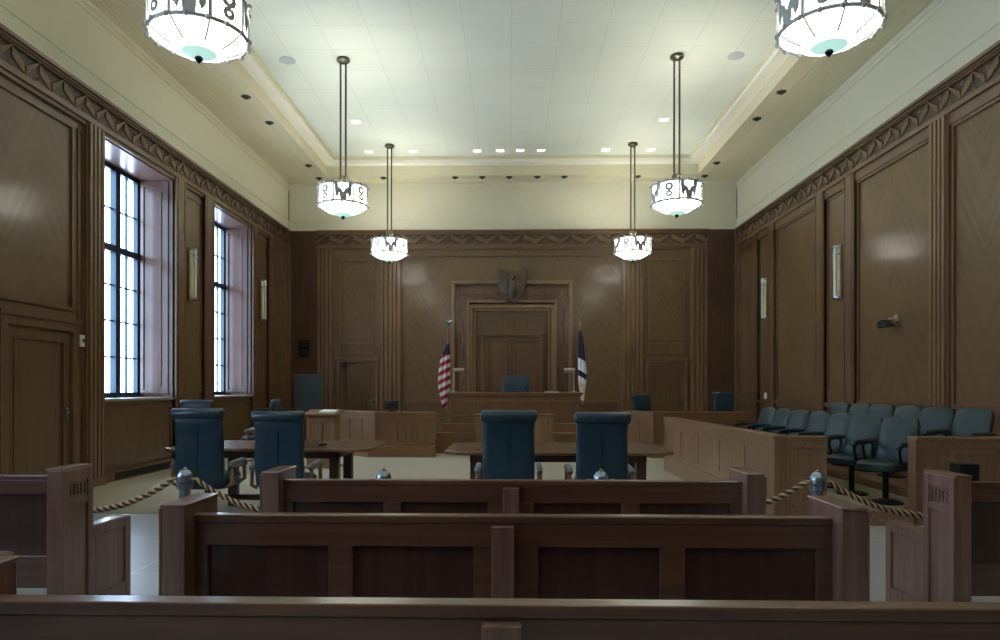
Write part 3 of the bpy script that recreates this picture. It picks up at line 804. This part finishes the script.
fr = [(3.97, 7.30, 122), (3.92, 7.92, 122), (3.88, 8.52, 112), (3.88, 9.15, 106), (3.90, 9.80, 110), (3.90, 10.44, 104), (3.90, 11.02, 104)]
ordw = ['closest to the rope', 'second from the rope', 'third from the rope', 'fourth from the rope', 'fifth from the rope', 'sixth from the rope', 'farthest from the rope']
j0 = jury_chair('front-row jury chair %s' % ordw[0], (fr[0][0], fr[0][1], FP+0.006), math.radians(fr[0][2]), JG)
for i, (x, y, a) in enumerate(fr[1:]): dup(j0, (x, y, FP+0.006), math.radians(a), 'slate blue front-row jury chair, %s' % ordw[i+1])
j0['label'] = 'slate blue front-row jury chair, closest to the rope'
rr = [(4.86, 7.50, 116), (4.86, 8.14, 116), (4.86, 8.78, 110), (4.86, 9.42, 112), (4.86, 10.04, 104), (4.86, 10.66, 104)]
for i, (x, y, a) in enumerate(rr):
    o = dup(j0, (x, y, 0.25), math.radians(a), 'slate blue rear-row jury chair, %s' % (['closest to the fluted pilaster and camera', 'second counting from the camera', 'third counting from the camera', 'fourth counting from the camera', 'fifth counting from the camera', 'farthest from the camera'][i])); o['group'] = JG2

# ================================================================== JURY BOX
pl = MB(); pl.prism([(2.86,7.09),(3.20,7.09),(3.20,6.86),(4.02,6.86),(4.02,7.06),(WX-0.16,7.06),(WX-0.16,11.45),(2.86,11.45)], 'z', 0.0, FP)
plo = pl.build('jury_platform', JURYX, None, bevel=0.006); tag(plo, 'low wooden platform with carpet that the jury chairs stand on', 'platform')
MB().box(2.92, 4.4, 7.1, 11.4, FP, FP+0.006).build('carpet', CARPET, plo)
m = MB(); m.box(4.4, WX-0.18, 7.1, 11.4, FP+0.007, 0.25); ri = m.build('jury_riser', JURYX, None, bevel=0.005); tag(ri, 'raised wooden riser carrying the rear row of jury chairs', 'platform')
def partition(name, label, p0, p1, th, ztop, npan, faces=(1,), plinth=0.1):
    """panelled low wall from p0 to p1"""
    p0 = Vector(p0); p1 = Vector(p1); Ln = (p1-p0).length; ang = math.atan2(p1.y-p0.y, p1.x-p0.x)
    t = thing(name, label, 'partition', (p0.x, p0.y, 0), ang)
    MB().box(0, Ln, -th/2+0.02, th/2-0.02, 0.0, ztop-0.12).build('core', JURYZ, t)
    m = MB(); m.box(-0.02, Ln+0.02, -th/2-0.015, th/2+0.015, ztop-0.03, ztop); m.box(0, Ln, -th/2, th/2, ztop-0.12, ztop-0.03)
    m.build('cap_rail', JURYX, t, bevel=0.005)
    m = MB(); m.box(0-0.0, Ln+0.0, -th/2-0.0, th/2, 0.0, plinth); m.build('plinth', JURYX, t, bevel=0.005)
    m = MB(); w_ = Ln/npan
    for sg in faces:
        y0, y1 = sorted((sg*(th/2-0.02), sg*(th/2-0.011)))
        for i in range(npan+1):
            a = max(0, i*w_-0.045); b = min(Ln, i*w_+0.045)
            if i == 0: b = 0.07
            if i == npan: a = Ln-0.07
            m.box(a, b, y0, y1, plinth, ztop-0.12)
        for i in range(npan):
            a = i*w_+(0.07 if i == 0 else 0.045); b = (i+1)*w_-(0.07 if i == npan-1 else 0.045)
            m.box(a, b, y0, y1, plinth, plinth+0.08); m.box(a, b, y0, y1, ztop-0.18, ztop-0.12)
    for x0, x1 in ((-0.018, 0.0), (Ln, Ln+0.018)): m.box(x0, x1, -th/2, th/2, 0.0, ztop-0.03)
    m.build('panel_frame', JURYZ, t, bevel=0.003)
    return t
partition('jury_partition', 'long panelled wooden partition along the front of the jury box', (2.74, 6.98), (2.62, 11.36), 0.14, 0.89, 5, (1,-1), 0.24)
partition('jury_partition', 'short panelled return at the jury box corner beside the rope', (2.815, 6.98), (3.16, 6.98), 0.14, 0.885, 1, (-1,1), 0.24)
partition('jury_partition', 'panelled wooden partition beside the jury wall, behind the side pew', (4.06, 6.95), (5.70, 6.95), 0.14, 0.885, 2, (-1,1), 0.12)
bb = MB().box(-0.10,0.10,-0.09,0.09,0,0.62)
t = thing('equipment_box', 'black box on a stand in front of the jury wall partition', 'box', (4.30, 6.55, 0)); MB().box(-0.09,0.09,-0.08,0.08,0.45,0.66).build('case', BLACK, t, bevel=0.006)
m = MB(); m.cyl((0,0,0.02),(0,0,0.46),0.02); m.lathe([(0.14,0),(0.14,0.015),(0.02,0.03)], n=18); m.build('stand', BLKMET, t)

# ================================================================== BENCH AND DESKS
jb = thing('judge_bench', 'long raised wooden judge bench with a moulded top below the doorway', 'bench', (0.07, 14.9, 0))
m = MB(); m.box(-1.46,1.50,-0.05,0.95,1.235,1.275); m.box(-1.44,1.48,-0.03,0.9,1.20,1.235); m.build('bench_top', BENCHX, jb, bevel=0.006)
m = MB(); m.box(-1.40,1.44,0.0,0.8,0.0,1.20); m.build('body', BENCHW, jb)
m = MB(); m.box(-1.42,1.46,-0.02,0.0,1.06,1.10); m.box(-1.42,1.46,-0.015,0.0,0.74,0.78)
for i in range(5): m.box(-1.42+i*0.70, -1.34+i*0.70, -0.015, 0.0, 0.3, 1.06)
m.build('front_moulding', BENCHX, jb, bevel=0.003)
m = MB(); m.box(-1.55,1.55,-0.35,0.0,0.0,0.60); m.build('step_block', BENCHX, jb, bevel=0.006)
m = MB(); m.box(-1.65,1.6,-0.75,-0.35,0.0,0.43); m.build('step_block', BENCHX, jb, bevel=0.006)
pf = MB().box(-1.2,1.3,15.88,17.2,0,0.45).build('bench_platform', CARPET); tag(pf, 'carpeted floor raised behind the judge bench', 'platform')
cdsk = thing('clerk_desk', 'low wooden clerk desk in front of the judge bench, behind the blue chair', 'desk', (0.065, 13.62, 0))
m = MB(); m.box(-0.81,0.81,-0.05,0.45,0.80,0.84); m.build('desk_top', BENCHX, cdsk, bevel=0.005)
m = MB(); m.box(-0.78,0.78,0.0,0.42,0.0,0.80); m.build('body', JURYZ, cdsk)
m = MB(); frame(m, -0.78, 0.78, 0.08, 0.80, 0.07, 0.012, -0.012); m.box(-0.035,0.035,-0.012,0.0,0.15,0.73); m.build('panel_frame', JURYX, cdsk)

def poly_desk(name, label, pts, ztop, plz, plo_, open_back=True):
    """desk front following a polyline pts (front faces), inner side away from the camera"""
    t = thing(name, label, 'desk', (0,0,0)); P = [Vector((x,y,0)) for x,y in pts]
    c = sum(P, Vector())/len(P); t.location = (c.x, c.y, 0)
    P = [p-Vector((c.x,c.y,0)) for p in P]
    def off(d):
        out = []
        for i, p in enumerate(P):
            ns = []
            if i > 0: e = (P[i]-P[i-1]).normalized(); ns.append(Vector((e.y,-e.x,0)))
            if i < len(P)-1: e = (P[i+1]-P[i]).normalized(); ns.append(Vector((e.y,-e.x,0)))
            n_ = sum(ns, Vector()).normalized(); k = 1.0/max(0.3, n_.dot(ns[0]))
            out.append(p + n_*d*k)
        return out
    def wallp(m, d0, d1, z0, z1):
        A, B = off(d0), off(d1)
        m.prism([(p.x,p.y) for p in A] + [(p.x,p.y) for p in B[::-1]], 'z', z0, z1)
    m = MB(); wallp(m, 0.0, -0.06, 0.0, ztop-0.03); m.build('front', BENCHW, t)
    m = MB(); wallp(m, 0.04, -0.30, ztop-0.03, ztop); wallp(m, 0.015, 0.0, ztop-0.16, ztop-0.03); m.build('desk_top', BENCHX, t, bevel=0.005)
    m = MB(); wallp(m, plo_, 0.0, 0.0, plz); wallp(m, 0.02, 0.0, plz, plz+0.06); m.build('plinth', BENCHX, t, bevel=0.006)
    m = MB(); A = off(0.012); B = off(0.0)
    for i in range(len(P)-1):
        Ln = (P[i+1]-P[i]).length; k = max(1, round(Ln/0.45))
        for j in range(k+1):
            m = MB()
            f0 = max(0, j/k-0.04/Ln); f1 = min(1, j/k+0.04/Ln)
            q = [B[i].lerp(B[i+1], f0), B[i].lerp(B[i+1], f1), A[i].lerp(A[i+1], f1), A[i].lerp(A[i+1], f0)]
            m.prism([(p.x,p.y) for p in q], 'z', plz+0.06, ztop-0.16); m.build('panel_stile', BENCHW, t)
    return t
poly_desk('court_desk', 'panelled desk with an angled side, on the window side of the bench', [(-3.75,14.55),(-2.72,13.55),(-1.50,13.55)], 0.885, 0.22, 0.25)
poly_desk('court_desk', 'panelled desk with an angled side, on the jury side of the bench', [(2.36,14.3),(2.80,13.45),(4.75,13.45)], 0.90, 0.2, 0.1)

# ---- counsel tables
def counsel_table(label, x0, x1, y0, y1, z, lx):
    cx, cy = (x0+x1)/2, (y0+y1)/2; t = thing('counsel_table', label, 'table', (cx, cy, 0), 0, 'counsel tables'); hw, hd = (x1-x0)/2, (y1-y0)/2
    m = MB(); pts = []
    for k in range(12):
        pass
    m.prism([(-hw,-hd+0.12),(-hw+0.12,-hd),(hw-0.12,-hd),(hw,-hd+0.12),(hw,hd-0.12),(hw-0.12,hd),(-hw+0.12,hd),(-hw,hd-0.12)], 'z', z-0.035, z)
    m.build('table_top', TABLEW, t, bevel=0.008)
    m = MB(); m.box(-lx,lx,-hd+0.2,-hd+0.225,z-0.12,z-0.035); m.box(-lx,lx,hd-0.225,hd-0.2,z-0.12,z-0.035); m.box(-lx,-lx+0.025,-hd+0.2,hd-0.2,z-0.12,z-0.035); m.box(lx-0.025,lx,-hd+0.2,hd-0.2,z-0.12,z-0.035)
    m.build('apron', TABLEL, t)
    for s in (-1, 1):
        for q in (-1, 1):
            m = MB(); x = s*(lx-0.05); y = q*(hd-0.26)
            m.prism([(x-0.05,y-0.05),(x+0.05,y-0.05),(x+0.05,y+0.05),(x-0.05,y+0.05)], 'z', 0.0, z-0.035); m.build('leg', TABLEL, t, bevel=0.006)
    MB().box(-lx+0.05,lx-0.05,-0.03,0.03,0.12,0.18).build('stretcher', TABLEL, t, bevel=0.004)
    return t
counsel_table('walnut counsel table on the window side with two navy chairs', -3.66, -1.45, 6.98, 8.1, 0.74, 0.72)
counsel_table('walnut counsel table at the centre, directly before the judge bench', -0.66, 1.60, 6.6, 7.75, 0.75, 0.88)

# ================================================================== FLAGS AND BENCH LAMPS
def flag_mat(us):
    m, nt, b = base_mat('flag_cloth_striped' if us else 'flag_cloth_tricolour', 0.8)
    N = nt.nodes; L = nt.links
    tc = N.new('ShaderNodeTexCoord'); sp = N.new('ShaderNodeSeparateXYZ'); L.new(tc.outputs['Object'], sp.inputs[0])
    r = N.new('ShaderNodeValToRGB'); r.color_ramp.interpolation = 'CONSTANT'
    def M(op, a=None, b_=None, v=None):
        n = N.new('ShaderNodeMath'); n.operation = op
        if a is not None: L.new(a, n.inputs[0])
        if b_ is not None: L.new(b_, n.inputs[1])
        if v is not None: n.inputs[1].default_value = v
        return n
    if us:
        x = M('MULTIPLY', sp.outputs[0], None, -0.5)
        z = M('ADD', sp.outputs[2], x.outputs[0])
        f = M('PINGPONG', z.outputs[0], None, 0.10); f2 = M('DIVIDE', f.outputs[0], None, 0.10)
        r.color_ramp.elements[0].color = lin((150,26,44)); r.color_ramp.elements[1].position = 0.52; r.color_ramp.elements[1].color = lin((205,196,190))
        L.new(f2.outputs[0], r.inputs[0])
        g = M('GREATER_THAN', sp.outputs[2], None, 2.16)
        mx = N.new('ShaderNodeMixRGB'); L.new(g.outputs[0], mx.inputs[0]); L.new(r.outputs[0], mx.inputs[1]); mx.inputs[2].default_value = lin((24,30,66))
        L.new(mx.outputs[0], b.inputs['Base Color'])
    else:
        x = M('MULTIPLY', sp.outputs[0], None, 0.6); z = M('ADD', sp.outputs[2], x.outputs[0]); d = M('MULTIPLY_ADD', z.outputs[0], None, 0.5)
        d.inputs[2].default_value = -0.35
        L.new(d.outputs[0], r.inputs[0]); cr = r.color_ramp
        cr.elements[0].color = lin((176,110,70)); cr.elements[0].position = 0.0
        cr.elements[1].color = lin((232,208,186)); cr.elements[1].position = 0.20
        for p, c in ((0.40,(236,232,228)),(0.47,(24,28,70)),(0.54,(226,230,238)),(0.68,(30,30,66))):
            e = cr.elements.new(p); e.color = lin(c)
        L.new(r.outputs[0], b.inputs['Base Color'])
    return m
def flag(label, loc, us):
    t = thing('flag_on_pole', label, 'flag', loc)
    m = MB(); m.cyl((0,0,0.06),(0,0,2.86 if us else 2.78),0.016,n=10); m.build('pole', ARMW, t, smooth=True)
    MB().lathe([(0.17,0),(0.17,0.02),(0.08,0.05),(0.03,0.10)], n=24).build('base', BRASS, t, smooth=True)
    m = MB()
    if us:
        m.lathe([(0.02,2.86),(0.035,2.88),(0.02,2.90),(0.035,2.94),(0.0,3.0)], n=12)
        for s in (-1,1): m.tube([(s*0.01,0,2.92),(s*0.08,0,2.97),(s*0.10,0,2.93)], [0.02,0.022,0.008], 6)
    else:
        m.lathe([(0.02,2.78),(0.03,2.80),(0.015,2.82),(0.035,2.88),(0.0,2.98)], n=12)
    m.build('finial', BRASS if not us else CHROME, t, smooth=True)
    # cloth hanging in folds
    rings = []; zs = [(2.42,0.02),(2.32,0.045),(2.2,0.07),(2.0,0.10),(1.75,0.115),(1.5,0.125),(1.3,0.11),(1.1,0.07),(0.92,0.04)] if us else [(2.72,0.02),(2.5,0.05),(2.25,0.06),(2.0,0.07),(1.75,0.08),(1.5,0.07),(1.3,0.05),(1.0,0.03)]
    sx = -0.09 if us else 0.05
    n = 48
    for i, (z, r) in enumerate(zs):
        cx = sx*min(1, i/4)
        rings.append([Vector((cx+r*(1+0.28*math.cos(6*a+i*0.35))*math.cos(a), -0.02+0.75*r*(1+0.28*math.cos(6*a+i*0.35))*math.sin(a), z+0.03*math.sin(2*a)*min(1,i/3))) for a in [2*PI*k/n for k in range(n)]])
    m = MB(); m.rings(rings); m.build('flag_cloth', flag_mat(us), t, smooth=True)
    return t
flag('red white and blue striped flag hanging from a pole, window side of the bench', (-1.50, 16.2, 0.0), True)
flag('navy and white flag hanging from a pole, jury side of the bench', (1.64, 16.2, 0.0), False)
def bench_lamp(label, loc, s):
    t = thing('bench_lamp', label, 'lamp', loc, 0, 'pale desk lamps on the judge bench')
    m = MB(); m.lathe([(0.07,0.0),(0.07,0.015),(0.02,0.03),(0.016,0.04)], n=18); m.cyl((0,0,0.03),(0,0,0.47),0.016,n=10); m.build('stem', LAMPW, t, smooth=True)
    m = MB(); m.tube([(-s*0.02,0,0.49),(s*0.22,-0.02,0.49)], 0.05, 12); m.build('shade', LAMPW, t, smooth=True)
    m = MB(); m.tube([(s*0.24,-0.02,0.49),(s*0.27,-0.02,0.49)], [0.04,0.03], 10); m.build('knob', BLACK, t)
bench_lamp('pale tubular bench lamp beside the striped flag', (-1.27, 15.2, 1.275), 1)
bench_lamp('pale tubular bench lamp beside the navy and white flag', (1.40, 15.2, 1.275), -1)
pp = MB(); pp.box(-0.15,0.15,-0.1,0.1,0,0.015); o = pp.build('paper_stack', PAPER, None, loc=(0.9,15.1,1.275)); tag(o, 'thin stack of white papers on the judge bench', 'papers')

# ================================================================== SMALLER THINGS
# reading stand with papers
t = thing('lectern', 'wooden lectern with open papers behind the window-side counsel table', 'lectern', (-3.22, 11.6, 0))
MB().box(-0.24,0.24,-0.16,0.2,0.05,0.90).build('body', JURYZ, t, bevel=0.004)
m = MB(); frame(m, -0.24, 0.24, 0.1, 0.88, 0.06, 0.012, -0.172); m.build('panel_frame', JURYX, t)
m = MB(); m.prism([(-0.22,0.90),(0.24,0.96),(0.24,0.99),(-0.22,0.93)], 'x', -0.29, 0.29); m.build('reading_top', JURYX, t, bevel=0.004)
MB().box(-0.28,0.28,-0.2,0.24,0.0,0.05).build('base', JURYX, t)
o = MB().prism([(-0.12,0.0),(0.10,0.026),(0.10,0.045),(-0.12,0.02)], 'x', -0.12, 0.14).build('open_book', PAPER, None, loc=(-3.13,11.58,0.952)); tag(o, 'white papers lying open on the wooden lectern', 'papers')
# microphone on the window-side table
t = thing('table_microphone', 'small gooseneck microphone on the window-side counsel table', 'microphone', (-2.05, 7.35, 0.75))
MB().lathe([(0.05,0),(0.05,0.02),(0.02,0.03)], n=16).build('base', BLACK, t); MB().tube([(0,0,0.02),(0,0.0,0.16),(0.02,-0.03,0.24)], 0.006, 6).build('gooseneck', BLKMET, t); MB().ball((0.02,-0.035,0.25), 0.016, 10, 1.4).build('head', PADG, t)
# monitor on the window-side court desk
t = thing('desk_monitor', 'black monitor on the window-side court desk', 'monitor', (-2.42, 13.75, 0.885))
MB().box(-0.14,0.14,0.0,0.03,0.05,0.22).build('screen', BLACK, t, bevel=0.004); m = MB(); m.box(-0.02,0.02,0.02,0.04,0.0,0.1); m.box(-0.07,0.07,-0.03,0.07,0,0.012); m.build('stand', BLACK, t)
# display board
t = thing('display_board', 'grey-green display board standing in the corner by the windows', 'board', (-4.78, 16.0, 0))
MB().box(-0.32,0.32,-0.015,0.015,0.68,1.67).build('board_panel', GRBOARD, t); m = MB(); frame(m, -0.34, 0.34, 0.66, 1.69, 0.025, 0.04, -0.02); m.build('board_frame', DARKW, t)
for s in (-1,1): MB().box(s*0.3-0.015,s*0.3+0.015,-0.02,0.02,0,0.68).build('leg', BLKMET, t); MB().box(s*0.3-0.02,s*0.3+0.02,-0.25,0.25,0,0.03).build('foot', BLKMET, t)
# low black cabinet
t = thing('equipment_cart', 'low black equipment cart beside the grey-green board', 'cart', (-5.05, 14.6, 0))
m = MB(); m.box(-0.3,0.3,-0.2,0.2,0.78,0.92); m.build('equipment_case', BLACK, t, bevel=0.006); MB().box(-0.34,0.34,-0.24,0.24,0.74,0.78).build('shelf', TRIMWX, t); 
for sx in (-1,1):
    for sy in (-1,1): MB().box(sx*0.31-0.015,sx*0.31+0.015,sy*0.21-0.015,sy*0.21+0.015,0,0.74).build('leg', BLKMET, t)
# speaker on the back wall
t = thing('wall_speaker', 'small black speaker on the plain back wall strip above the grey-green board', 'speaker', (-5.30, BY-0.06, 2.42))
MB().box(-0.13,0.13,-0.20,-0.05,-0.03,0.18).build('speaker_cabinet', BLACK, t, bevel=0.01); MB().box(-0.11,0.11,-0.17,-0.05,-0.22,-0.05).build('lower_cabinet', BLACK, t, bevel=0.01); MB().box(-0.03,0.03,-0.06,0.0,-0.2,0.1).build('bracket', BLKMET, t)
# camera on the jury wall
t = thing('wall_camera', 'black wall camera on a pale bracket above the jury seats', 'camera', (WX, 10.35, 2.34), PI/2)
MB().box(-0.04,0.04,0.0,0.02,0.04,0.14).build('wall_plate', LAMPW, t); MB().tube([(0,0.0,0.09),(0,0.13,0.07)], 0.014, 8).build('bracket', LAMPW, t)
m = MB(); m.prism([(-0.13,-0.05),(0.13,-0.05),(0.11,0.05),(0.0,0.06),(-0.12,-0.02)], 'y', 0.10, 0.24); m.build('camera_body', BLACK, t, bevel=0.008)
# thermostat and plates
t = thing('thermostat', 'small white thermostat on the panel between the side door and first window', 'thermostat', (-WX+0.0, 9.06, 2.0), -PI/2)
MB().box(-0.07,0.07,0.0,0.03,-0.08,0.08).build('housing', WHITE, t, bevel=0.01); MB().box(-0.03,0.03,0.03,0.034,-0.02,0.03).build('display', BRONZE, t)
t = thing('sign_bracket', 'small metal bracket above the casing of the side door', 'bracket', (-WX, 8.82, 2.50), -PI/2)
MB().box(-0.03,0.03,0.0,0.015,-0.05,0.05).build('plate', BRONZE, t); MB().box(-0.01,0.06,0.015,0.08,0.02,0.03).build('arm', BRONZE, t)
t = thing('light_switch', 'small bright switch plate on the jury wall near the corner', 'switch', (WX-0.0, 15.6, 1.2), PI/2)
MB().box(-0.05,0.05,0.0,0.03,-0.07,0.07).build('plate', WHITE, t); MB().box(-0.012,0.012,0.03,0.042,-0.02,0.02).build('toggle', WHITE, t)
t = thing('door_closer', 'small dark device at the top corner of the window-side back door', 'device', (-4.3, BY-0.07, 1.98))
MB().box(-0.06,0.06,-0.06,0.0,-0.12,0.06).build('case', BLACK, t, bevel=0.006); MB().tube([(0.05,-0.03,0.02),(0.35,-0.05,0.03)], 0.012, 6).build('arm', BLKMET, t)
